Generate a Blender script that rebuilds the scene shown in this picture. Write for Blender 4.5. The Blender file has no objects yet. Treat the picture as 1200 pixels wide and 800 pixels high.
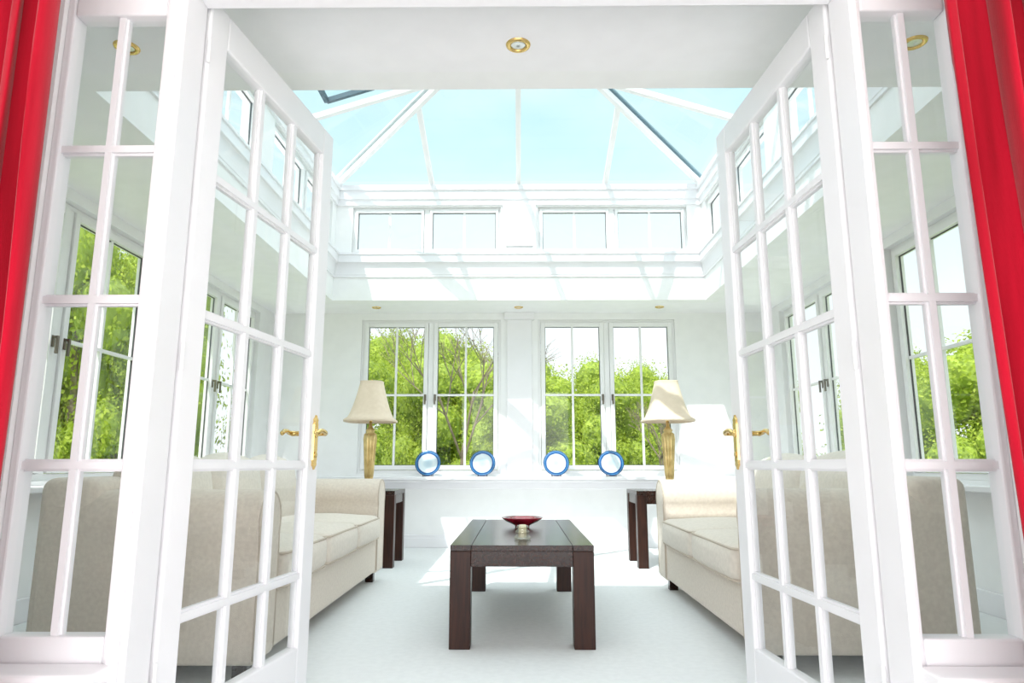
import bpy, bmesh, math, random
from mathutils import Vector, Matrix
random.seed(7)
S = bpy.context.scene
COL = S.collection
S.view_settings.view_transform = 'Standard'
S.view_settings.exposure = 0.40
S.view_settings.gamma = 1.06

# ------------------------------------------------------------ materials
def mat(name, c, rough=0.5, metal=0.0, c2=None, scale=8.0, stretch=(1,1,1), bump=0.0, coat=0.0, sheen=0.0, spec=0.5, bscale=None):
    m = bpy.data.materials.new(name); m.use_nodes = True
    nt = m.node_tree; n = nt.nodes; l = nt.links
    p = n['Principled BSDF']
    p.inputs['Roughness'].default_value = rough
    p.inputs['Metallic'].default_value = metal
    p.inputs['Coat Weight'].default_value = coat
    p.inputs['Coat Roughness'].default_value = 0.12
    p.inputs['Sheen Weight'].default_value = sheen
    p.inputs['Specular IOR Level'].default_value = spec
    tc = n.new('ShaderNodeTexCoord'); mp = n.new('ShaderNodeMapping')
    mp.inputs['Scale'].default_value = stretch
    l.new(tc.outputs['Object'], mp.inputs['Vector'])
    no = n.new('ShaderNodeTexNoise'); no.inputs['Scale'].default_value = scale
    no.inputs['Detail'].default_value = 4
    l.new(mp.outputs[0], no.inputs['Vector'])
    if c2 is None: c2 = tuple(min(1, x*0.97) for x in c)
    r = n.new('ShaderNodeValToRGB')
    r.color_ramp.elements[0].position = 0.35; r.color_ramp.elements[1].position = 0.65
    r.color_ramp.elements[0].color = (*c2, 1); r.color_ramp.elements[1].color = (*c, 1)
    l.new(no.outputs['Fac'], r.inputs['Fac']); l.new(r.outputs['Color'], p.inputs['Base Color'])
    if bump > 0:
        n2 = n.new('ShaderNodeTexNoise'); n2.inputs['Scale'].default_value = bscale or scale*6
        n2.inputs['Detail'].default_value = 3
        l.new(mp.outputs[0], n2.inputs['Vector'])
        b = n.new('ShaderNodeBump'); b.inputs['Strength'].default_value = bump; b.inputs['Distance'].default_value = 0.01
        l.new(n2.outputs['Fac'], b.inputs['Height']); l.new(b.outputs[0], p.inputs['Normal'])
    return m

M_WALL = mat('wall_paint', (.935,.93,.93), .7, bump=.03, bscale=60)
M_CEIL = mat('ceiling_paint', (.945,.932,.95), .8)
M_WOODW = mat('white_gloss_paint', (.885,.873,.897), .35, scale=3)
M_UPVC = mat('white_window_frame', (.90,.895,.895), .3, scale=3)
M_GASK = mat('black_gasket', (.06,.065,.07), .5)
M_CARPET = mat('pale_carpet', (.83,.84,.84), .95, c2=(.79,.80,.80), scale=30, bump=.25, bscale=300)
M_DARK = mat('dark_stained_wood', (.026,.0075,.004), .26, c2=(.013,.004,.0025), scale=6, stretch=(12,1,12), bump=.02, coat=.12, spec=.3)
M_DARK2 = mat('brown_wood', (.036,.0105,.005), .4, c2=(.018,.0055,.003), scale=6, stretch=(12,12,1), bump=.02, spec=.25)
M_SOFA = mat('oatmeal_fabric', (.76,.67,.57), .95, c2=(.69,.60,.51), scale=60, bump=.3, bscale=350, sheen=.15)
M_CUSH = mat('cream_cushion_fabric', (.79,.71,.62), .95, c2=(.72,.645,.56), scale=50, bump=.3, bscale=350, sheen=.15)
M_PIPE = mat('fabric_piping', (.58,.49,.40), .95, scale=50)
M_RED = mat('red_velvet', (.46,.005,.020), .95, c2=(.27,.003,.011), scale=4, stretch=(4,4,.3), sheen=.15, spec=.05, bump=.15, bscale=150)
M_BRASS = mat('polished_brass', (.80,.55,.20), .22, metal=1.0)
M_CHROME = mat('brushed_steel', (.65,.65,.62), .3, metal=1.0)
M_DKST = mat('dark_bronze', (.16,.14,.11), .35, metal=.8)
M_BLACK = mat('black_iron', (.03,.03,.035), .4)
M_GOLD = mat('aged_gold_lamp', (.80,.62,.28), .28, c2=(.50,.35,.13), scale=12, metal=.7)
M_SHADE = mat('cream_shade_fabric', (.80,.67,.52), .9, c2=(.76,.63,.48), scale=30)
M_REDG = mat('red_glazed_bowl', (.42,.015,.04), .15, c2=(.15,.006,.016), scale=10, coat=.7)
M_WAX = mat('cream_wax', (.85,.78,.55), .5)
M_SLATE = mat('slate_blue_cap', (.20,.30,.36), .4)
M_DKFR = mat('dark_vent_frame', (.04,.08,.11), .4)
M_GRASS = mat('lawn', (.26,.33,.13), .95, c2=(.18,.25,.09), scale=3, bump=.4)
M_TRUNK = mat('grey_bark', (.24,.19,.13), .9, c2=(.15,.12,.08), scale=12, bump=.4)

def glassmat(name, tint, refl=.05):
    m = bpy.data.materials.new(name); m.use_nodes = True
    nt = m.node_tree; n = nt.nodes; l = nt.links
    n.remove(n['Principled BSDF']); out = n['Material Output']
    t = n.new('ShaderNodeBsdfTransparent'); g = n.new('ShaderNodeBsdfGlossy')
    t.inputs['Color'].default_value = (*tint, 1); g.inputs['Roughness'].default_value = .02
    lw = n.new('ShaderNodeLayerWeight'); lw.inputs['Blend'].default_value = .5
    pw = n.new('ShaderNodeMath'); pw.operation = 'POWER'; pw.inputs[1].default_value = 5
    mu = n.new('ShaderNodeMath'); mu.operation = 'MULTIPLY_ADD'; mu.inputs[1].default_value = .8; mu.inputs[2].default_value = refl
    mx = n.new('ShaderNodeMixShader')
    l.new(lw.outputs['Facing'], pw.inputs[0]); l.new(pw.outputs[0], mu.inputs[0]); l.new(mu.outputs[0], mx.inputs[0])
    l.new(t.outputs[0], mx.inputs[1]); l.new(g.outputs[0], mx.inputs[2]); l.new(mx.outputs[0], out.inputs['Surface'])
    return m
M_GLASS = glassmat('clear_window_glass', (.985,.998,.995), .045)
M_RGLASS = glassmat('roof_glass_tint', (.90,.98,.99), .02)
M_CGLASS = glassmat('clear_candle_glass', (.93,.93,.85), .22)

def leafmat(name, a, b, c):
    m = bpy.data.materials.new(name); m.use_nodes = True
    nt = m.node_tree; n = nt.nodes; l = nt.links
    n.remove(n['Principled BSDF']); out = n['Material Output']
    g = n.new('ShaderNodeNewGeometry'); r = n.new('ShaderNodeValToRGB')
    e = r.color_ramp.elements; e[0].color = (*a,1); e[1].color = (*c,1)
    x = e.new(.5); x.color = (*b,1)
    l.new(g.outputs['Random Per Island'], r.inputs[0])
    d = n.new('ShaderNodeBsdfDiffuse'); t = n.new('ShaderNodeBsdfTranslucent'); mx = n.new('ShaderNodeMixShader')
    mx.inputs[0].default_value = .45
    l.new(r.outputs[0], d.inputs[0]); l.new(r.outputs[0], t.inputs[0])
    l.new(d.outputs[0], mx.inputs[1]); l.new(t.outputs[0], mx.inputs[2]); l.new(mx.outputs[0], out.inputs[0])
    return m
M_LEAF = leafmat('spring_leaves', (.22,.31,.035), (.37,.48,.055), (.53,.62,.11))
M_LEAFD = mat('inner_foliage', (.32,.43,.05), .9, c2=(.19,.27,.03), scale=6)

# ------------------------------------------------------------ builders
def addbox(bm, x0,x1,y0,y1,z0,z1):
    if x0>x1: x0,x1=x1,x0
    if y0>y1: y0,y1=y1,y0
    if z0>z1: z0,z1=z1,z0
    v = [bm.verts.new(p) for p in ((x0,y0,z0),(x1,y0,z0),(x1,y1,z0),(x0,y1,z0),(x0,y0,z1),(x1,y0,z1),(x1,y1,z1),(x0,y1,z1))]
    for f in ((0,3,2,1),(4,5,6,7),(0,1,5,4),(1,2,6,5),(2,3,7,6),(3,0,4,7)):
        bm.faces.new([v[i] for i in f])

def obj_from(bm, name, m, parent=None, loc=(0,0,0), rot=(0,0,0), smooth=False, bevel=0.0, seg=2):
    me = bpy.data.meshes.new(name); bm.normal_update(); bm.to_mesh(me); bm.free()
    ms = m if isinstance(m, (list,tuple)) else [m]
    for q in ms: me.materials.append(q)
    if smooth:
        for p in me.polygons: p.use_smooth = True
    o = bpy.data.objects.new(name, me); COL.objects.link(o)
    o.location = loc; o.rotation_euler = rot
    if parent is not None: o.parent = parent
    if bevel > 0:
        b = o.modifiers.new('bevel','BEVEL'); b.width = bevel; b.segments = seg; b.limit_method = 'ANGLE'
        b.angle_limit = math.radians(40)
    return o

def boxes(name, bl, m, parent=None, loc=(0,0,0), rot=(0,0,0), bevel=0.0, seg=2):
    bm = bmesh.new()
    for b in bl: addbox(bm, *b)
    return obj_from(bm, name, m, parent, loc, rot, bevel=bevel, seg=seg)

def tag(o, label, cat, kind=None, group=None):
    o['label'] = label; o['category'] = cat
    if kind: o['kind'] = kind
    if group: o['group'] = group
    return o

def empty(name, loc=(0,0,0), rot=(0,0,0)):
    o = bpy.data.objects.new(name, None); o.empty_display_size = .1
    o.location = loc; o.rotation_euler = rot; COL.objects.link(o); return o

def lathe(name, prof, m, parent=None, loc=(0,0,0), rot=(0,0,0), seg=48, fn=None, smooth=True, cap=True):
    bm = bmesh.new(); rings = []
    for (r, z) in prof:
        ring = []
        for i in range(seg):
            a = 2*math.pi*i/seg
            k = fn(a, z) if fn else 1.0
            ring.append(bm.verts.new((r*k*math.cos(a), r*k*math.sin(a), z)))
        rings.append(ring)
    for j in range(len(rings)-1):
        for i in range(seg):
            k = (i+1) % seg
            bm.faces.new((rings[j][i], rings[j][k], rings[j+1][k], rings[j+1][i]))
    if cap:
        bm.faces.new(list(reversed(rings[0]))); bm.faces.new(rings[-1])
    bmesh.ops.recalc_face_normals(bm, faces=bm.faces)
    return obj_from(bm, name, m, parent, loc, rot, smooth=smooth)

def tube(bm, pts, rad, closed=False, ns=8):
    rings=[]; N=len(pts)
    for i,p in enumerate(pts):
        a = pts[(i-1)%N] if closed else pts[max(i-1,0)]
        b = pts[(i+1)%N] if closed else pts[min(i+1,N-1)]
        d=(b-a).normalized(); up=Vector((0,0,1))
        if abs(d.dot(up))>.95: up=Vector((1,0,0))
        s=d.cross(up).normalized(); u=s.cross(d)
        r = rad[i] if isinstance(rad,(list,tuple)) else rad
        rings.append([bm.verts.new(p+(s*math.cos(t)+u*math.sin(t))*r) for t in [2*math.pi*k/ns for k in range(ns)]])
    for j in range(N if closed else N-1):
        A=rings[j]; B=rings[(j+1)%N]
        for k in range(ns): bm.faces.new((A[k],A[(k+1)%ns],B[(k+1)%ns],B[k]))
    if not closed: bm.faces.new(rings[0]); bm.faces.new(rings[-1])

def rbox(name, sx, sy, sz, r, m, parent=None, loc=(0,0,0), rot=(0,0,0), bulge=0.0):
    """puffy rounded box, centred in x,y, base at z=0"""
    a = (sx/2, sy/2, sz/2)
    def samp(h):
        rr = min(r, h)
        s = [-h, -h+rr*.25, -h+rr*.6, -h+rr]
        mid = h-rr
        if mid > 1e-4:
            for k in range(1, 8): s.append(-mid+2*mid*k/8)
        s += [h-rr, h-rr*.6, h-rr*.25, h]
        o = []
        for q in s:
            if not o or q-o[-1] > 1e-5: o.append(q)
        return o
    sm = [samp(h) for h in a]
    bm = bmesh.new()
    def mp(p):
        q = [max(-a[i]+min(r,a[i]), min(a[i]-min(r,a[i]), p[i])) for i in range(3)]
        d = Vector([p[i]-q[i] for i in range(3)])
        if d.length > 1e-7: d = d.normalized()*r
        v = Vector(q)+d
        u = (v.x/a[0], v.y/a[1], v.z/a[2])
        v.z += bulge*u[2]*max(0,1-u[0]**2)*max(0,1-u[1]**2)
        v.x += bulge*.5*u[0]*max(0,1-u[1]**2)*max(0,1-u[2]**2)
        v.y += bulge*.3*u[1]*max(0,1-u[0]**2)*max(0,1-u[2]**2)
        v.z += a[2]
        return v
    for ax in range(3):
        u, w = [(1,2),(0,2),(0,1)][ax]
        for sgn in (-1, 1):
            g = []
            for cu in sm[u]:
                row = []
                for cw in sm[w]:
                    p = [0,0,0]; p[ax] = sgn*a[ax]; p[u] = cu; p[w] = cw
                    row.append(bm.verts.new(mp(p)))
                g.append(row)
            for i in range(len(g)-1):
                for j in range(len(g[0])-1):
                    bm.faces.new((g[i][j], g[i+1][j], g[i+1][j+1], g[i][j+1]))
    bmesh.ops.remove_doubles(bm, verts=bm.verts, dist=1e-4)
    bmesh.ops.recalc_face_normals(bm, faces=bm.faces)
    return obj_from(bm, name, m, parent, loc, rot, smooth=True)

def beam_into(bm, p0, p1, w, h, dz=0.0):
    p0 = Vector(p0); p1 = Vector(p1); d = (p1-p0).normalized()
    s = d.cross(Vector((0,0,1)))
    s = s.normalized() if s.length>1e-4 else Vector((1,0,0))
    u = s.cross(d).normalized()
    vs = []
    for p in (p0, p1):
        c = p+u*dz
        for (i, j) in ((-1,-1),(1,-1),(1,1),(-1,1)):
            vs.append(bm.verts.new(c+s*(w/2*i)+u*(h/2*j)))
    for f in ((0,1,2,3),(7,6,5,4),(0,4,5,1),(1,5,6,2),(2,6,7,3),(3,7,4,0)):
        bm.faces.new([vs[i] for i in f])
def beam(name, p0, p1, w, h, m, parent=None, dz=0.0, bevel=.004):
    bm = bmesh.new(); beam_into(bm, p0, p1, w, h, dz)
    bmesh.ops.recalc_face_normals(bm, faces=bm.faces)
    return obj_from(bm, name, m, parent, bevel=bevel)
def quad(bm, pts): bm.faces.new([bm.verts.new(p) for p in pts])

# ------------------------------------------------------------ room constants
WY = 1.875     # partition far face
PT = .10       # partition thickness
BY = 7.445     # back wall inner face
SX = 2.74      # side wall inner face
OX = 2.88      # side wall outer face
CZ = 2.52      # soffit level
LX = 1.92; LY0 = 2.83; LY1 = 6.83  # lantern opening
EZ = 3.76      # eaves
UZ = 3.01; UZ1 = 3.53
T=.14

tag(boxes('floor', [(-OX,OX,WY-.05,BY+.27,-.12,0)], M_CARPET), 'pale grey-white fitted carpet of the garden room', 'floor', 'structure')
tag(boxes('floor.001', [(-3.3,3.3,-3.6,WY-.05,-.12,0)], M_CARPET), 'pale fitted carpet before the glazed doors', 'floor', 'structure')
tag(boxes('ground', [(-40,40,-30,50,-.30,-.13)], M_GRASS), 'green lawn around the garden room', 'lawn', 'structure')

tag(boxes('ceiling', [(-3.0,3.0,WY,LY0-T,CZ,CZ+.22),(-3.0,3.0,LY1+T,BY+.27,CZ,CZ+.22),(-3.0,-LX-T,LY0-T,LY1+T,CZ,CZ+.22),(LX+T,3.0,LY0-T,LY1+T,CZ,CZ+.22)], M_CEIL),
    'flat white soffit ringing the glass roof lantern', 'ceiling', 'structure')
tag(boxes('ceiling.001', [(-3.3,3.3,-3.6,WY-PT,2.75,2.9)], M_CEIL), 'white plaster ceiling of the adjoining room', 'ceiling', 'structure')

def wall(name, horiz, a0, a1, b0, b1, z0, z1, ops, label, m=M_WALL, bevel=0):
    bl = []
    def put(u0,u1,w0,w1):
        if horiz: bl.append((u0,u1,b0,b1,w0,w1))
        else: bl.append((b0,b1,u0,u1,w0,w1))
    if ops:
        oz0, oz1 = ops[0][2], ops[0][3]
        if oz0 > z0: put(a0,a1,z0,oz0)
        if z1 > oz1: put(a0,a1,oz1,z1)
        c = a0
        for o in ops:
            put(c,o[0],oz0,oz1); c = o[1]
        put(c,a1,oz0,oz1)
    else: put(a0,a1,z0,z1)
    return tag(boxes(name, bl, m, bevel=bevel), label, 'wall', 'structure')

WZ0, WZ1 = .76, 2.445
BW = [(-1.745,-.198),(.213,1.73)]
SWN = [(3.10,4.95),(5.30,7.05)]
wall('wall_back', True, -OX,OX, BY,BY+.27, 0,CZ, [(a,b,WZ0,WZ1) for a,b in BW], 'white painted wall holding two casement windows')
wall('wall_left', False, WY,BY, -OX,-SX, 0,CZ, [(a,b,WZ0,WZ1) for a,b in SWN], 'white painted side wall with casement windows')
wall('wall_right', False, WY,BY, SX,OX, 0,CZ, [(a,b,WZ0,WZ1) for a,b in SWN], 'white painted side wall with casement windows')
wall('wall_left.001', False, -3.6,WY-PT, -3.3,-3.1, 0,2.75, [], 'plain wall of the adjoining room')
wall('wall_right.001', False, -3.6,WY-PT, 3.1,3.3, 0,2.75, [], 'plain wall of the adjoining room')

HZ = 2.235; FH = 2.33
JL = 1.008; JR = .970   # outer edges of the jambs
SL = 1.325; SR = 1.262    # outer edges of sidelights
tag(boxes('wall_front', [(-3.3,-SL,WY-PT,WY,0,3.0),(SR,3.3,WY-PT,WY,0,3.0),(-SL,SR,WY-PT,WY,FH,3.0),
    (-SL,-JL,WY-PT,WY,0,.36),(JR,SR,WY-PT,WY,0,.36)], M_WALL), 'white partition wall around the glazed double doors', 'wall', 'structure')
tag(boxes('trim_1', [(-JL,-.958,WY-PT-.012,WY+.008,0,FH),(.948,JR,WY-PT-.012,WY+.008,0,FH),(-.958,.948,WY-PT-.010,WY+.006,HZ,FH),
    (-.994,-.972,WY-PT-.024,WY-PT-.012,0,FH),(-.972,-.965,WY-PT-.018,WY-PT-.012,0,FH),(-.965,.955,WY-PT-.020,WY-PT-.012,HZ+.02,FH)], M_WOODW, bevel=.004), 'white painted timber door frame', 'door frame', 'structure')
tag(boxes('trim_2', [(-SL-.06,-JL+.02,WY-PT-.10,WY-PT+.01,.335,.372),(-SL-.03,-JL,WY-PT-.05,WY-PT,.30,.335)], M_WOODW, bevel=.012, seg=3), 'white moulded sill under the side glazing', 'window sill', 'structure')
tag(boxes('trim_3', [(JR-.01,SR+.06,WY-PT-.10,WY-PT+.01,.335,.372),(JR,SR+.03,WY-PT-.05,WY-PT,.30,.335)], M_WOODW, bevel=.012, seg=3), 'white moulded sill under the side glazing', 'window sill', 'structure')

def sidelight(name, x0, x1, label):
    y = WY-.055; zb=.36
    w = tag(empty(name, ((x0+x1)/2, y, zb)), label, 'window', 'structure')
    hw = (x1-x0)/2; H = FH-zb
    zt = 2.15-zb; st = .024
    boxes('frame', [(-hw,-hw+st,-.03,.03,0,H),(hw-st,hw,-.03,.03,0,H),(-hw+st,hw-st,-.03,.03,0,.07),(-hw+st,hw-st,-.03,.03,zt,H)], M_WOODW, w, bevel=.006)
    zs = [1.735-zb,1.295-zb,.85-zb]
    gi = hw-st
    bl = [(-.009,.009,-.0175,.0175,.07,zt),(-.015,.015,-.0085,.0085,.07,zt)]
    bl += [(-gi,gi,-.0185,.0185,z-.010,z+.010) for z in zs] + [(-gi,gi,-.0075,.0075,z-.016,z+.016) for z in zs]
    boxes('glazing_bar', bl, M_WOODW, w)
    bm = bmesh.new(); quad(bm, [(-gi,0,.06),(gi,0,.06),(gi,0,zt),(-gi,0,zt)])
    obj_from(bm, 'glass', M_GLASS, w)
sidelight('window_1', -SL, -JL, 'narrow white-framed glazed panel with small square panes')
sidelight('window_2', JR, SR, 'narrow white-framed glazed panel with small square panes')

def door(name, hinge, ang, side, label):
    W, H, T = .948, 2.275, .045
    d = tag(empty(name, (hinge[0],hinge[1],.012), (0,0,math.radians(ang))), label, 'door', 'structure')
    s = side
    def yb(a,b): return (a*s, b*s) if s>0 else (b*s, a*s)
    y0,y1 = yb(0,T)
    st = .098; zt = 2.155; zb = .16
    boxes('frame', [(0,st,y0,y1,0,H),(W-st,W,y0,y1,0,H),(st,W-st,y0,y1,0,zb),(st,W-st,y0,y1,zt,H)], M_WOODW, d, bevel=.006)
    gx0,gx1 = st, W-st
    zs = [1.72,1.283,.838,.42]
    ya,yb_ = yb(.006,T-.006); yc,yd = yb(.015,T-.015)
    yA,yB = yb(.007,T-.007); yC,yD = yb(.016,T-.016)
    bl=[]
    for i in (1,2):
        x = gx0+(gx1-gx0)*i/3
        bl += [(x-.011,x+.011,yA,yB,zb,zt),(x-.018,x+.018,yC,yD,zb,zt)]
    for z in zs:
        bl += [(gx0,gx1,ya,yb_,z-.011,z+.011),(gx0,gx1,yc,yd,z-.018,z+.018)]
    bl += [(gx0,gx0+.01,yC,yD,zb,zt),(gx1-.01,gx1,yC,yD,zb,zt)]
    boxes('glazing_bar', bl, M_WOODW, d)
    ym = T/2*s
    bm = bmesh.new(); quad(bm, [(gx0,ym,zb),(gx1,ym,zb),(gx1,ym,zt),(gx0,ym,zt)])
    obj_from(bm, 'glass', M_GLASS, d)
    for face,sg in ((0,-s),(T*s,s)):
        h = empty('handle', (W-.046, face, .93)); h.parent = d
        out=[(0,.110),(.006,.101),(.012,.096),(.019,.091),(.015,.082),(.019,.072),(.019,.0),(.019,-.072),(.015,-.082),(.019,-.091),(.012,-.096),(.006,-.101),(0,-.110)]
        out += [(-x,z) for x,z in reversed(out[1:-1])]
        bm = bmesh.new()
        f0=[bm.verts.new((x,0,z)) for x,z in out]; f1=[bm.verts.new((x*.88,sg*.008,z*.985)) for x,z in out]
        N=len(out)
        for i in range(N): bm.faces.new((f0[i],f0[(i+1)%N],f1[(i+1)%N],f1[i]))
        bm.faces.new(f0); bm.faces.new(f1)
        bmesh.ops.recalc_face_normals(bm, faces=bm.faces)
        obj_from(bm,'backplate',M_BRASS,h)
        lathe('keyhole_rose', [(.006,0),(.012,.0),(.012,.004),(.006,.004)], M_BRASS, h, loc=(0,sg*.008,-.05), rot=(math.radians(90 if sg<0 else -90),0,0), seg=20)
        bm = bmesh.new()
        pts = [Vector((0,sg*.006,.035)),Vector((0,sg*.012,.035)),Vector((0,sg*.016,.035)),Vector((0,sg*.034,.035)),Vector((-.004,sg*.048,.035)),Vector((-.02,sg*.054,.038)),Vector((-.045,sg*.053,.044)),Vector((-.07,sg*.052,.041)),Vector((-.088,sg*.050,.032)),Vector((-.098,sg*.047,.034)),Vector((-.101,sg*.045,.039))]
        tube(bm,pts,[.017,.016,.011,.010,.011,.009,.0085,.0095,.0085,.007,.004],ns=12)
        bmesh.ops.recalc_face_normals(bm, faces=bm.faces)
        obj_from(bm,'lever',M_BRASS,h,smooth=True)
    ya,yb_ = yb(.012,.034)
    boxes('flush_bolt', [(W-.001,W+.003,ya,yb_,.02,.16)], M_BRASS, d, bevel=.001)
    boxes('flush_bolt', [(W-.001,W+.004,ya,yb_,H-.20,H-.03),(W+.002,W+.010,ya,yb_,H-.13,H-.10)], M_BLACK, d, bevel=.001)
    for z in (.25,1.1,2.05):
        lathe('hinge', [(.004,0),(.0055,.004),(.0055,.076),(.004,.08)], M_UPVC, d, loc=(-.003,-.002*s,z), seg=16)
    return d
door('door_1', (-.95,WY+.020), 82.4, 1, 'white glazed timber door with fifteen panes, standing open')
door('door_2', (.94,WY+.020), 93.7, -1, 'white glazed timber door with fifteen panes, standing open')

def casement(name, a, b, z0, z1, plane, orient, label, handles=True, hbar=True, fo=.03, sa=.045):
    W = b-a; H = z1-z0; c = (a+b)/2
    if orient=='back': loc=(c,plane,z0); rot=(0,0,0)
    elif orient=='left': loc=(plane,c,z0); rot=(0,0,math.pi/2)
    elif orient=='right': loc=(plane,c,z0); rot=(0,0,-math.pi/2)
    w = tag(empty(name, loc, rot), label, 'window', 'structure')
    hw=W/2; mu=.028
    fb=[(-hw,-hw+fo,0,.07,0,H),(hw-fo,hw,0,.07,0,H),(-hw+fo,hw-fo,0,.07,0,fo+.01),(-hw+fo,hw-fo,0,.07,H-fo,H),(-mu,mu,0,.07,fo+.01,H-fo)]
    boxes('frame', fb, M_UPVC, w, bevel=.003)
    bars=[]; gk=[]; gl=bmesh.new()
    for (x0,x1,hs) in ((-hw+fo+.003,-mu-.003,1),(mu+.003,hw-fo-.003,-1)):
        zz0,zz1 = fo+.013,H-fo-.003
        boxes('casement', [(x0,x0+sa,-.015,.05,zz0,zz1),(x1-sa,x1,-.015,.05,zz0,zz1),(x0+sa,x1-sa,-.015,.05,zz0,zz0+sa),(x0+sa,x1-sa,-.015,.05,zz1-sa,zz1)], M_UPVC, w, bevel=.004)
        g0,g1,h0,h1 = x0+sa,x1-sa,zz0+sa,zz1-sa
        t=.006
        gk += [(g0,g0+t,.014,.024,h0,h1),(g1-t,g1,.014,.024,h0,h1),(g0+t,g1-t,.014,.024,h0,h0+t),(g0+t,g1-t,.014,.024,h1-t,h1)]
        xm=(g0+g1)/2; zm=(h0+h1)/2
        bars += [(xm-.011,xm+.011,.009,.031,h0,h1)]
        if hbar: bars += [(g0,g1,.008,.032,zm-.011,zm+.011)]
        quad(gl, [(g0,.02,h0),(g1,.02,h0),(g1,.02,h1),(g0,.02,h1)])
        if handles:
            hx = (x1-sa/2) if hs>0 else (x0+sa/2)
            boxes('handle', [(hx-.012,hx+.012,-.022,-.014,H/2-.06,H/2+.01),(hx-.009,hx+.009,-.045,-.02,H/2-.008,H/2+.008),(hx-.009,hx+.009,-.05,-.036,H/2-.10,H/2+.008)], M_DKST, w, bevel=.002)
    boxes('gasket', gk, M_GASK, w)
    boxes('glazing_bar', bars, M_UPVC, w)
    obj_from(gl, 'glass', M_GLASS, w)
    return w
k=3
for a,b in BW:
    casement('window_%d'%k, a,b,WZ0,WZ1,BY+.02,'back','white double casement window with slim glazing bars'); k+=1
for a,b in SWN:
    casement('window_%d'%k, a,b,WZ0,WZ1,-SX-.05,'left','white double casement window with slim glazing bars'); k+=1
    casement('window_%d'%k, a,b,WZ0,WZ1,SX+.05,'right','white double casement window with slim glazing bars'); k+=1

tag(boxes('trim_4', [(-SX,SX,BY-.24,BY+.02,.70,.735),(-SX,SX,BY-.20,BY,.672,.70),(-SX,SX,BY-.03,BY,.60,.672)], M_WOODW, bevel=.008, seg=3), 'long white sill board under the casement windows', 'window sill', 'structure')
tag(boxes('baseboard_back', [(-SX,SX,BY-.02,BY,0,.13),(-SX,SX,BY-.03,BY-.02,0,.10)], M_WOODW, bevel=.004), 'white skirting board', 'skirting board', 'structure')
tag(boxes('baseboard_left', [(-SX,-SX+.02,WY,BY-.03,0,.13)], M_WOODW, bevel=.004), 'white skirting board', 'skirting board', 'structure')
tag(boxes('baseboard_right', [(SX-.02,SX,WY,BY-.03,0,.13)], M_WOODW, bevel=.004), 'white skirting board', 'skirting board', 'structure')
tag(boxes('trim_5', [(-.13,.145,BY-.035,BY,.735,CZ-.08),(-.16,.175,BY-.05,BY,CZ-.08,CZ)], M_WOODW, bevel=.006), 'white pilaster standing between the two windows', 'pilaster', 'structure')
for i,(sx) in enumerate((-1,1)):
    tag(boxes('trim_%d'%(6+i), [(sx*(SX-.16),sx*SX,WY+.1,BY-.24,.70,.735)], M_WOODW, bevel=.008, seg=3), 'white sill board under the side windows', 'window sill', 'structure')

# lantern upstand
U=[(-LX-T,LX+T,LY1,LY1+T,CZ,UZ),(-LX-T,LX+T,LY0-T,LY0,CZ,UZ),(-LX-T,-LX,LY0,LY1,CZ,UZ),(LX,LX+T,LY0,LY1,CZ,UZ),
 (-LX-T,LX+T,LY1,LY1+T,UZ1,EZ),(-LX-T,LX+T,LY0-T,LY0,UZ1,EZ),(-LX-T,-LX,LY0,LY1,UZ1,EZ),(LX,LX+T,LY0,LY1,UZ1,EZ)]
XA,XB,XC,XD=-1.745,-.186,.20,1.765
SA,SB,SC,SD=2.98,4.68,4.98,6.68
for (a,b) in ((-LX-T,XA),(XB,XC),(XD,LX+T)): U.append((a,b,LY1,LY1+T,UZ,UZ1))
U.append((-LX-T,LX+T,LY0-T,LY0,UZ,UZ1))
for (a,b) in ((LY0,SA),(SB,SC),(SD,LY1)):
    U.append((-LX-T,-LX,a,b,UZ,UZ1)); U.append((LX,LX+T,a,b,UZ,UZ1))
tag(boxes('wall_lantern', U, M_WALL), 'white upstand walls carrying the glass roof', 'wall', 'structure')
def cornice(name, prof, label):
    bm=bmesh.new(); rings=[]
    for (p,z) in prof:
        rings.append([bm.verts.new(q) for q in ((-LX+p,LY0+p,z),(LX-p,LY0+p,z),(LX-p,LY1-p,z),(-LX+p,LY1-p,z))])
    for j in range(len(rings)-1):
        for i in range(4):
            bm.faces.new((rings[j][i],rings[j][(i+1)%4],rings[j+1][(i+1)%4],rings[j+1][i]))
    tag(obj_from(bm,name,M_WOODW),label,'cornice','structure')
def cove(p0,p1,z0,z1,n=8):
    return [(p0+(p1-p0)*(1-math.cos(math.pi/2*i/n)), z0+(z1-z0)*math.sin(math.pi/2*i/n)) for i in range(n+1)]
cornice('trim_8', [(-.001,2.765),(.014,2.765),(.014,2.785)]+cove(.018,.052,2.790,2.91)+[(.058,2.915),(.058,2.99),(.068,2.993),(.068,3.015),(-.001,3.015)], 'white moulded cornice around the roof opening')
cornice('trim_9', [(-.001,3.545),(.02,3.545),(.02,3.60),(.035,3.61),(.035,3.70),(.05,3.705),(.05,EZ),(-.001,EZ)], 'white moulded ring beam under the rafters')
tag(boxes('trim_10', [(-.165,.18,LY1-.05,LY1,3.017,3.544),(-.135,.15,LY1-.065,LY1-.05,3.08,3.49)], M_WOODW, bevel=.006), 'white panelled post between upper windows', 'pilaster', 'structure')
CL='small white clerestory window below the glass roof'
for a,b in ((XA,XB),(XC,XD)):
    casement('window_%d'%k,a,b,UZ,UZ1,LY1+.03,'back',CL,False,False,.02,.03); k+=1
for a,b in ((SA,SB),(SC,SD)):
    casement('window_%d'%k,a,b,UZ,UZ1,-LX-.03,'left',CL,False,False,.02,.03); k+=1
    casement('window_%d'%k,a,b,UZ,UZ1,LX+.03,'right',CL,False,False,.02,.03); k+=1

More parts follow.
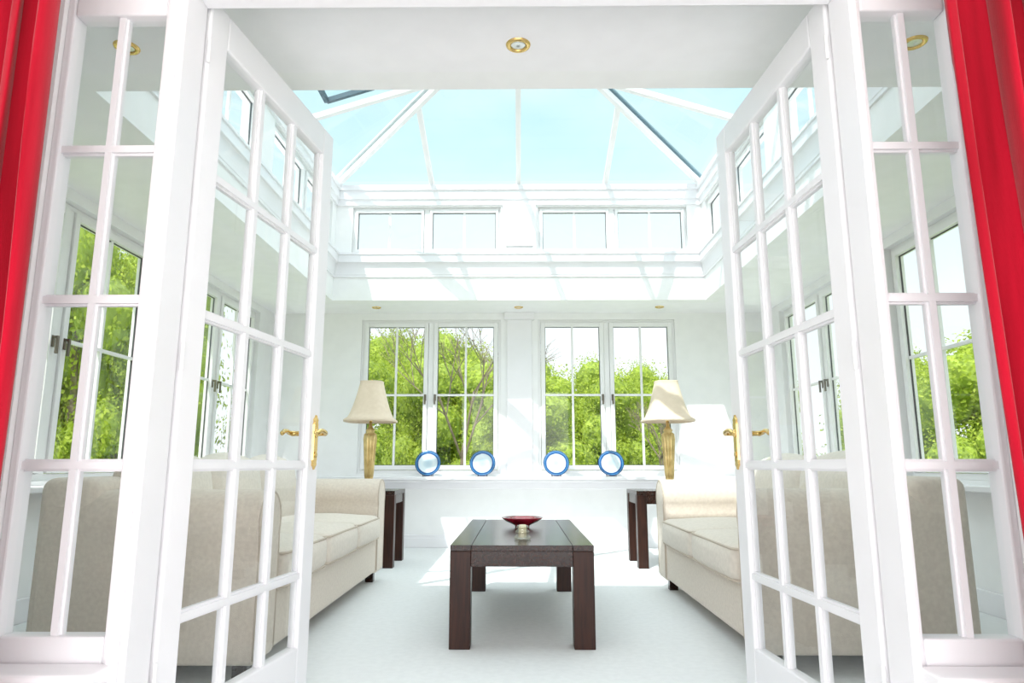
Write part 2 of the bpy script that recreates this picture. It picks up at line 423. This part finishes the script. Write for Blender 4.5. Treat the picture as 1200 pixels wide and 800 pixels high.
# glass roof
AP = Vector((0,4.83,4.40)); ez=EZ+.03
roof = tag(empty('roof_lantern',(0,0,0)), 'hipped glass roof with white rafters open to the sky', 'glass roof', 'structure')
cs = [Vector((-LX,LY1,ez)),Vector((LX,LY1,ez)),Vector((LX,LY0,ez)),Vector((-LX,LY0,ez))]
bm=bmesh.new()
for i in range(4):
    a=cs[i]; b=cs[(i+1)%4]; up=Vector((0,0,.03))
    bm.faces.new([bm.verts.new(p+up) for p in (a,b,AP)])
obj_from(bm,'roof_glass',M_RGLASS,roof)
def onslope(c0, c1, p):
    n=(c1-c0).cross(AP-c0); return c0.z-((p[0]-c0.x)*n.x+(p[1]-c0.y)*n.y)/n.z
for i_,c in enumerate(cs):
    beam('hip_rafter', c, AP, .045, .06, M_UPVC, roof)
    beam('hip_cap', c, AP, .085, .02, M_SLATE if i_==1 else M_UPVC, roof, dz=.055)
def jack(p0, p1, c0, c1):
    a=Vector((p0[0],p0[1],onslope(c0,c1,p0))); b=Vector((p1[0],p1[1],onslope(c0,c1,p1)))
    beam('glazing_rafter', a, b, .05, .05, M_UPVC, roof)
for x in (-.92,0,.92):
    t = 1-abs(x)/LX
    for (yy,c0,c1) in ((LY1,cs[0],cs[1]),(LY0,cs[2],cs[3])):
        jack((x,yy),(x,yy+(AP.y-yy)*t),c0,c1)
for y in (5.50,4.40,3.5):
    t = 1-((y-AP.y)/(LY1-AP.y) if y>AP.y else (AP.y-y)/(AP.y-LY0))
    for sx,c0,c1 in ((-1,cs[3],cs[0]),(1,cs[1],cs[2])):
        jack((sx*LX,y),(sx*LX*(1-t),y),c0,c1)
lathe('boss',[(.02,-.06),(.09,-.04),(.10,0),(.10,.05),(.02,.07)],M_UPVC,roof,loc=tuple(AP),seg=24)
v=empty('roof_vent',(0,0,0)); v.parent=roof
bm=bmesh.new()
def sp(x,y,dz): return Vector((x,y,onslope(cs[3],cs[0],(x,y))+dz))
q=[sp(-1.65,4.75,.06),sp(-1.25,4.75,.06),sp(-1.25,5.40,.06),sp(-1.65,5.40,.06)]
for i in range(4): beam_into(bm,q[i],q[(i+1)%4],.035,.04)
bmesh.ops.recalc_face_normals(bm,faces=bm.faces)
obj_from(bm,'vent_frame',M_DKFR,v)
bm=bmesh.new(); bm.faces.new([bm.verts.new(p+Vector((0,0,.02))) for p in q]); obj_from(bm,'vent_glass',M_RGLASS,v)

# downlights
def downlight(x,y):
    d=tag(empty('downlight',(x,y,CZ)),'small round brass recessed downlight in the white soffit','ceiling light',None,'recessed soffit downlights')
    lathe('trim_ring',[(.030,.0),(.030,-.006),(.040,-.009),(.048,-.005),(.050,0)],M_BRASS,d,seg=32,cap=False)
    lathe('lamp_face',[(.002,-.001),(.012,-.004),(.030,-.002)],M_CHROME,d,seg=32,cap=False)
for x in (-1.59,0,1.59): downlight(x,2.50)
for x in (-1.53,0,1.51): downlight(x,7.15)

# ------------------------------------------------------------ curtains
def curtain(x0,x1,sh,label,ph):
    bm=bmesh.new(); nx=220; nz=24; g=[]
    y=1.51
    for j in range(nz+1):
        z=2.745-(2.735)*j/nz; row=[]
        for i in range(nx+1):
            t=i/nx; x=x0+(x1-x0)*t
            u=t*7.6+ph+.06*math.sin(z*1.7+t*9)
            am=.050+.022*math.sin(u*2.3+ph*5)
            yy=y+am*math.sin(2*math.pi*u)+.014*math.sin(4*math.pi*u+z*.9)+.007*math.sin(7*math.pi*u+z*2.1)
            xx=x+.022*math.sin(4*math.pi*u)+.008*math.sin(z*2.2+ph)-sh*z/2.7
            row.append(bm.verts.new((xx,yy,z)))
        g.append(row)
    for j in range(nz):
        for i in range(nx): bm.faces.new((g[j][i],g[j][i+1],g[j+1][i+1],g[j+1][i]))
    o=obj_from(bm,'curtain',M_RED,smooth=True)
    s=o.modifiers.new('t','SOLIDIFY'); s.thickness=.004
    return tag(o,label,'curtain')
curtain(-1.80,-1.140,-.02,'long crimson velvet curtain hanging in soft vertical pleats',.2)
curtain(1.055,1.75,.03,'long crimson velvet curtain hanging in soft vertical pleats',.6)

# ------------------------------------------------------------ coffee table
ct=tag(empty('coffee_table',(.014,4.20,0)),'low rectangular dark wood coffee table with square block legs','coffee table')
hx,hy,ht=.345,.80,.472
boxes('table_top',[(-hx,-hx+.10,-hy,hy,ht-.028,ht),(-hx+.103,hx-.103,-hy,hy,ht-.028,ht-.0005),(hx-.10,hx,-hy,hy,ht-.028,ht),(-hx+.05,hx-.05,-hy+.02,hy-.02,ht-.034,ht-.01)],M_DARK,ct,bevel=.002)
boxes('apron',[(-hx+.1,hx-.1,-hy+.006,-hy+.03,ht-.10,ht-.028),(-hx+.1,hx-.1,hy-.03,hy-.006,ht-.10,ht-.028),(-hx+.006,-hx+.03,-hy+.1,hy-.1,ht-.10,ht-.028),(hx-.03,hx-.006,-hy+.1,hy-.1,ht-.10,ht-.028)],M_DARK,ct,bevel=.002)
for sx in (-1,1):
    for sy in (-1,1):
        boxes('leg',[(sx*hx,sx*(hx-.10),sy*hy,sy*(hy-.10),0,ht-.0285)],M_DARK2,ct,bevel=.003)

bowl=tag(empty('bowl',(.02,4.38,ht)),'shallow red glazed dish resting on the coffee table','bowl')
lathe('bowl_body',[(.002,.006),(.045,.001),(.045,.010),(.06,.018),(.10,.036),(.128,.056),(.130,.060),(.126,.060),(.098,.042),(.055,.024),(.002,.018)],M_REDG,bowl,cap=False)
ch=tag(empty('candle_holder',(.018,3.66,ht)),'stacked clear glass candle holder with cream candle on coffee table','candle holder')
lathe('glass_base',[(.03,0),(.042,.004),(.044,.012),(.036,.020),(.026,.026),(.034,.031),(.038,.038),(.033,.046),(.024,.052),(.030,.057),(.032,.064),(.028,.070),(.012,.070)],M_CGLASS,ch,seg=32)
lathe('candle',[(.002,.010),(.022,.010),(.020,.066),(.018,.074),(.002,.075)],M_WAX,ch,seg=24)

def sidetable(x0,x1,y0,y1,label):
    t=tag(empty('side_table',((x0+x1)/2,(y0+y1)/2,0)),label,'side table')
    a=abs(x1-x0)/2;b=(y1-y0)/2;h=.635
    boxes('table_top',[(-a,a,-b,b,h-.035,h)],M_DARK,t,bevel=.003)
    boxes('apron',[(-a+.07,a-.07,-b+.006,-b+.03,h-.11,h-.035),(-a+.07,a-.07,b-.03,b-.006,h-.11,h-.035),(-a+.006,-a+.03,-b+.07,b-.07,h-.11,h-.035),(a-.03,a-.006,-b+.07,b-.07,h-.11,h-.035)],M_DARK,t,bevel=.002)
    for sx in (-1,1):
        for sy in (-1,1):
            boxes('leg',[(sx*a,sx*(a-.085),sy*b,sy*(b-.085),0,h-.0355)],M_DARK2,t,bevel=.003)
sidetable(-1.58,-1.06,5.95,6.50,'square dark wood side table with block legs beside sofa')
sidetable(1.00,1.52,5.95,6.50,'square dark wood side table with block legs beside sofa')

def lamp(x,y,z,label):
    L=tag(empty('table_lamp',(x,y,z)),label,'table lamp')
    boxes('base',[(-.065,.065,-.065,.065,0,.025),(-.05,.05,-.05,.05,.025,.05)],M_GOLD,L,bevel=.006)
    lathe('column',[(.040,.05),(.044,.06),(.032,.08),(.036,.12),(.041,.22),(.048,.36),(.054,.45),(.050,.49),(.034,.51),(.044,.525),(.03,.54),(.015,.56),(.015,.60)],M_GOLD,L,seg=112,
          fn=lambda a,z:.92+.24*abs(math.cos(5*a)) if .09<z<.5 else 1)
    lathe('fitting',[(.012,.60),(.02,.62),(.02,.68),(.012,.70),(.006,.72),(.006,.965),(.012,.97),(.004,.99)],M_BRASS,L,seg=20)
    def sq(a,z):
        c=abs(math.cos(a));s=abs(math.sin(a)); p=5.0
        return 1.0/((c**p+s**p)**(1/p))*(1-.05*(abs(math.sin(2*a))**6))
    prof=[]
    for i in range(13):
        t=i/12; r=.222-.125*(t**.58); prof.append((r,.61+.35*t))
    prof=[(.224,.60),(.226,.615)]+prof[1:]+[(.100,.97)]
    o=lathe('lamp_shade',prof,M_SHADE,L,seg=64,fn=sq,cap=False)
    s=o.modifiers.new('t','SOLIDIFY'); s.thickness=.003
lamp(-1.345,6.22,.635,'gold reeded table lamp with cream bell shade on side table')
lamp(1.345,6.22,.635,'gold reeded table lamp with cream bell shade on side table')

def platemat():
    m=bpy.data.materials.new('blue_rim_plate_glaze'); m.use_nodes=True
    n=m.node_tree.nodes; l=m.node_tree.links; p=n['Principled BSDF']; p.inputs['Roughness'].default_value=.12
    tc=n.new('ShaderNodeTexCoord'); sp_=n.new('ShaderNodeSeparateXYZ'); l.new(tc.outputs['Object'],sp_.inputs[0])
    cm=n.new('ShaderNodeCombineXYZ'); l.new(sp_.outputs[0],cm.inputs[0]); l.new(sp_.outputs[1],cm.inputs[1])
    ln=n.new('ShaderNodeVectorMath'); ln.operation='LENGTH'; l.new(cm.outputs[0],ln.inputs[0])
    no=n.new('ShaderNodeTexNoise'); no.inputs['Scale'].default_value=30; l.new(tc.outputs['Object'],no.inputs['Vector'])
    ma=n.new('ShaderNodeMath'); ma.operation='MULTIPLY_ADD'; ma.inputs[1].default_value=.008; l.new(no.outputs['Fac'],ma.inputs[0]); l.new(ln.outputs['Value'],ma.inputs[2])
    sc=n.new('ShaderNodeMath'); sc.operation='MULTIPLY'; sc.inputs[1].default_value=1/.145; l.new(ma.outputs[0],sc.inputs[0])
    r=n.new('ShaderNodeValToRGB'); e=r.color_ramp.elements
    e[0].color=(.46,.62,.72,1); e[0].position=0; e[1].color=(.004,.045,.20,1); e[1].position=1
    for pos,c in ((.28,(.56,.70,.78)),(.45,(.72,.82,.86)),(.70,(.66,.78,.84)),(.75,(.006,.06,.24)),(.83,(.01,.10,.34)),(.87,(.10,.32,.52)),(.91,(.004,.045,.20))):
        q=e.new(pos); q.color=(*c,1)
    l.new(sc.outputs[0],r.inputs[0]); l.new(r.outputs[0],p.inputs['Base Color'])
    return m
M_PLATE=platemat()
def plate(x,y,lab):
    R=.135; tilt=math.radians(76)
    P=tag(empty('plate',(x,y,.735)),lab,'plate',None,'decorative plates on the window sill')
    lathe('dish',[(.002,.006),(.07,.006),(.09,.010),(.133,.022),(.135,.020),(.10,.004),(.07,0),(.002,0)],M_PLATE,P,loc=(0,0,R*math.sin(tilt)+.002),rot=(tilt,0,0),cap=False,seg=56)
    boxes('plate_stand',[(-.05,-.042,-.045,.06,0,.006),(.042,.05,-.045,.06,0,.006),(-.05,-.042,-.05,-.044,0,.02),(.042,.05,-.05,-.044,0,.02),(-.05,.05,.052,.058,0,.006),(-.05,-.042,.052,.058,0,.12),(.042,.05,.052,.058,0,.12)],M_BLACK,P,bevel=.001)
for x,y in ((-.956,7.29),(-.38,7.26),(.39,7.26),(.965,7.29)):
    plate(x,y,'round blue-rimmed plate with pale centre propped on the sill')

def piping(s, sx, sy, z, loc, c=.045):
    bm=bmesh.new(); pts=[]
    for (cx,cy,a0) in ((sx/2-c,sy/2-c,0),(-sx/2+c,sy/2-c,90),(-sx/2+c,-sy/2+c,180),(sx/2-c,-sy/2+c,270)):
        for k in range(7):
            a=math.radians(a0+90*k/6); pts.append(Vector((cx+c*math.cos(a),cy+c*math.sin(a),z)))
    tube(bm,pts,.006,closed=True,ns=6)
    bmesh.ops.recalc_face_normals(bm,faces=bm.faces)
    obj_from(bm,'piping',M_PIPE,s,loc=loc,smooth=True)

def sofa(loc, rotz, L, n, label):
    s=tag(empty('sofa',loc,(0,0,rotz)),label,'sofa')
    D=.93; AW=.24; hl=L/2
    rbox('base',D-.03,L-.04,.24,.02,M_SOFA,s,loc=(D/2-.0,0,.085))
    rbox('back_frame',.24,L-.02,.70,.05,M_SOFA,s,loc=(.12,0,.10))
    for sy in (-1,1):
        bm=bmesh.new(); prof=[]
        prof.append((0,.08)); prof.append((0,.54))
        cx,cz,r=.120,.625,.125
        for i in range(21):
            a=math.radians(205-230*i/20)
            prof.append((cx+r*math.cos(a),cz+r*math.sin(a)))
        prof.append((.232,.50)); prof.append((.232,.08))
        y_of=lambda u: sy*(hl-AW+u)
        r0=[bm.verts.new((.03,y_of(u),z)) for u,z in prof]; r1=[bm.verts.new((D-.005,y_of(u),z)) for u,z in prof]
        N=len(prof)
        for i in range(N): bm.faces.new((r0[i],r0[(i+1)%N],r1[(i+1)%N],r1[i]))
        bm.faces.new(r0); bm.faces.new(list(reversed(r1)))
        bmesh.ops.recalc_face_normals(bm,faces=bm.faces)
        o=obj_from(bm,'arm',M_SOFA,s,smooth=True,bevel=.018,seg=3)
        for p in o.data.polygons:
            p.use_smooth = len(p.vertices)<6
        bm=bmesh.new()
        pts=[Vector((D-.008,y_of(cx+r*.94*math.cos(math.radians(a))),cz+r*.94*math.sin(math.radians(a)))) for a in range(205,-30,-12)]
        pts=[Vector((D-.008,y_of(.008),.10)),Vector((D-.008,y_of(.008),.50))]+pts+[Vector((D-.008,y_of(.224),.50)),Vector((D-.008,y_of(.224),.10))]
        tube(bm,pts,.006,ns=6); bmesh.ops.recalc_face_normals(bm,faces=bm.faces)
        obj_from(bm,'piping',M_PIPE,s,smooth=True)
    w=(L-2*AW-.02)/n
    for i in range(n):
        y=-(L/2-AW-.01)+w*(i+.5)
        rbox('seat_cushion',.70,w-.014,.175,.05,M_CUSH,s,loc=(.60,y,.315),bulge=.035)
        piping(s,.69,w-.022,.158,(.60,y,.315))
        piping(s,.69,w-.022,.018,(.60,y,.315))
        rbox('back_cushion',.20,w-.02,.42,.085,M_CUSH,s,loc=(.27,y,.46),rot=(0,math.radians(-8),0),bulge=.05)
    for fx in (.10,D-.08):
        for fy in (-hl+.10,hl-.10):
            boxes('foot',[(fx-.03,fx+.03,fy-.03,fy+.03,0,.09)],M_DARK,s,bevel=.004)
    return s
sofa((-1.96,4.10,0),0,2.58,3,'long oatmeal fabric sofa with rolled arms and dark feet')
sofa((1.92,4.03,0),math.pi,2.10,2,'two-seat oatmeal fabric sofa with rolled arms and dark feet')

# ------------------------------------------------------------ trees
def foliage_mesh(seed, nl=30000, rx=1.25, h=3.3):
    rnd=random.Random(seed); bm=bmesh.new()
    blobs=[]
    for i in range(26):
        t=rnd.random(); z=.3+(h-.9)*t
        rr=rx*(1-.35*t)
        a=rnd.random()*6.283; d=rr*.8*rnd.random()**.5
        blobs.append((d*math.cos(a),d*math.sin(a),z,.35+.35*rnd.random()))
    blobs.append((0,0,h-.55,.5))
    vs=[];fs=[]
    for i in range(nl):
        b=rnd.choice(blobs)
        u=Vector((rnd.gauss(0,1),rnd.gauss(0,1),rnd.gauss(0,1))).normalized()
        r=b[3]*(1-.35*rnd.random()**2)*(1+.18*rnd.gauss(0,1))
        c=Vector((b[0],b[1],b[2]))+u*r
        if c.z<.0: continue
        n=(u+Vector((rnd.uniform(-1,1),rnd.uniform(-1,1),rnd.uniform(-.5,1)))*.8).normalized()
        s=n.orthogonal().normalized(); w=n.cross(s); a=rnd.random()*6.283
        s,w=s*math.cos(a)+w*math.sin(a), w*math.cos(a)-s*math.sin(a)
        l=.022+.020*rnd.random(); wd=l*.6
        k0=len(vs); vs+= [c-s*l,c-w*wd+n*.006,c+s*l,c+w*wd+n*.006]; fs.append((k0,k0+1,k0+2,k0+3))
    nf=len(fs)
    for b in blobs:
        bmesh.ops.create_icosphere(bm,subdivisions=3,radius=b[3]*.74,matrix=Matrix.Translation((b[0],b[1],max(b[2],.3))))
    bm.verts.ensure_lookup_table()
    off=len(vs)
    for vv in bm.verts: vs.append(vv.co*1.0+Vector((rnd.gauss(0,.02),rnd.gauss(0,.02),rnd.gauss(0,.02))))
    for f in bm.faces: fs.append(tuple(off+x.index for x in f.verts))
    bm.free()
    me=bpy.data.meshes.new('foliage'); me.from_pydata([tuple(x) for x in vs],[],fs)
    me.materials.append(M_LEAF); me.materials.append(M_LEAFD)
    for p in me.polygons[nf:]: p.material_index=1
    return me
FM=[foliage_mesh(11),foliage_mesh(23),foliage_mesh(37)]
bmt=bmesh.new()
for (p,q,w) in (((0,0,0),(0.05,.02,1.3),.14),((.05,.02,1.2),(.3,.1,2.2),.08),((.05,.02,1.2),(-.25,-.1,2.3),.08)):
    beam_into(bmt,p,q,w,w)
TM=bpy.data.meshes.new('trunk'); bmt.to_mesh(TM); bmt.free(); TM.materials.append(M_TRUNK)
def tree(x,y,sc,szz,i):
    t=tag(empty('tree',(x,y,-.13),(0,0,random.random()*6.28)),'leafy spring-green bushy tree outside the windows','tree',None,'garden trees')
    t.scale=(sc,sc,szz)
    f=bpy.data.objects.new('foliage',FM[i%3]); COL.objects.link(f); f.parent=t
    r=bpy.data.objects.new('trunk',TM); COL.objects.link(r); r.parent=t
prof_u=[(-3,.42),(-.8,.42),(-.45,.36),(-.27,.212),(-.05,.20),(.05,.160),(.3,.165),(.8,.22),(3,.22)]
def topratio(u):
    for (a,ra),(b,rb) in zip(prof_u,prof_u[1:]):
        if a<=u<=b: return ra+(rb-ra)*(u-a)/(b-a)
    return .2
i=0
for (yy,x0,n_,sp_) in ((12.4,-10.2,7,3.4),(15.6,-11.9,8,3.4),(18.9,-13.6,9,3.4)):
    for j in range(n_):
        x=x0+sp_*j
        h=(.98+topratio(x/yy)*yy)*(1+random.uniform(-.05,.05))
        tree(x,yy,1.0,h/3.4,i); i+=1
for x,y in ((-6.0,9.2),(-8.6,6.0),(-9.3,9.2),(6.3,9.2),(8.8,6.2),(9.6,9.4)):
    h=.98+topratio(x/y)*y; tree(x,y,.92,h/3.4,i); i+=1

def baretree(x,y,seed,hh,label):
    rnd=random.Random(seed); bm=bmesh.new()
    def br(p,d,l,w,dep):
        q=p+d*l; beam_into(bm,p,q,w,w)
        if dep==0: return
        for _ in range(3 if dep>1 else 4):
            nd=(d+Vector((rnd.uniform(-1,1),rnd.uniform(-1,1),rnd.uniform(-.3,.6)))*.62).normalized()
            br(p+d*l*rnd.uniform(.6,1),nd,l*rnd.uniform(.6,.85),w*.6,dep-1)
    br(Vector((0,0,0)),Vector((0.05,0,1)).normalized(),hh,.04,5)
    bmesh.ops.recalc_face_normals(bm,faces=bm.faces)
    tag(obj_from(bm,'bare_tree',M_TRUNK,loc=(x,y,-.13)),label,'tree')
baretree(-.85,9.7,5,1.18,'slender leafless tree with fine grey twigs')
baretree(2.0,9.8,9,.72,'slender leafless tree with fine grey twigs')

# ------------------------------------------------------------ lights and sky
W=bpy.data.worlds.new('sky'); S.world=W; W.use_nodes=True
n=W.node_tree.nodes; l=W.node_tree.links; bg=n['Background']
tc=n.new('ShaderNodeTexCoord'); sp2=n.new('ShaderNodeSeparateXYZ'); rp=n.new('ShaderNodeValToRGB')
l.new(tc.outputs['Generated'],sp2.inputs[0]); l.new(sp2.outputs['Z'],rp.inputs[0])
e=rp.color_ramp.elements; e[0].position=0; e[0].color=(.89,.93,.95,1); e[1].position=1; e[1].color=(.38,.62,.70,1)
q=e.new(.22); q.color=(.80,.89,.92,1); q=e.new(.48); q.color=(.50,.74,.80,1)
cn=n.new('ShaderNodeTexNoise'); cn.inputs['Scale'].default_value=2.2; cn.inputs['Detail'].default_value=5
cmap=n.new('ShaderNodeMapping'); cmap.inputs['Scale'].default_value=(1,1,2.5)
l.new(tc.outputs['Generated'],cmap.inputs['Vector']); l.new(cmap.outputs[0],cn.inputs['Vector'])
cr=n.new('ShaderNodeValToRGB'); cr.color_ramp.elements[0].position=.45; cr.color_ramp.elements[1].position=.75
cr.color_ramp.elements[0].color=(0,0,0,1); cr.color_ramp.elements[1].color=(.6,.6,.6,1)
l.new(cn.outputs['Fac'],cr.inputs[0])
mxc=n.new('ShaderNodeMixRGB'); l.new(cr.outputs[0],mxc.inputs['Fac']); l.new(rp.outputs[0],mxc.inputs['Color1']); mxc.inputs['Color2'].default_value=(.85,.90,.92,1)
l.new(mxc.outputs[0],bg.inputs[0])
bg.inputs[1].default_value=1.0
def sunl(name,en,ang,col,d):
    s=bpy.data.lights.new(name,'SUN'); s.energy=en; s.angle=math.radians(ang); s.color=col
    so=bpy.data.objects.new(name,s); COL.objects.link(so)
    so.rotation_euler=Vector(d).to_track_quat('-Z','Y').to_euler(); so.location=(-3,-6,12)
sunl('sun',3.4,.4,(1,.97,.93),(.25,.50,-.83))
sunl('overhead_fill_sun',2.7,110,(1,.94,.925),(.0,.10,-1))  # added fill: wide soft sun lifts the interior without brightening the visible sky
def areal(name,loc,tgt,sx,sy,en,col):
    al=bpy.data.lights.new(name,'AREA'); al.shape='RECTANGLE'; al.size=sx; al.size_y=sy; al.energy=en; al.color=col
    ao=bpy.data.objects.new(name,al); COL.objects.link(ao); ao.location=loc
    ao.rotation_euler=(Vector(tgt)-Vector(loc)).to_track_quat('-Z','Y').to_euler()
areal('near_room_fill',(0,-2.1,1.95),(0,1.9,1.1),5.6,1.5,52,(1,.955,.965))  # added unseen fill behind the camera, brightens door frames and near room
areal('soffit_fill',(0,-1.2,.5),(0,2.6,2.4),3.0,.8,44,(1,.94,.96))  # added unseen fill behind the camera, aimed up to lighten the near soffit

# ------------------------------------------------------------ camera
cam=bpy.data.cameras.new('camera'); cam.sensor_width=36; cam.lens=24.0; cam.clip_start=.02; cam.clip_end=200
co=bpy.data.objects.new('camera',cam); COL.objects.link(co)
co.location=(0,0,.85); co.rotation_euler=(math.radians(90+10.27),0,math.radians(.57))
S.camera=co
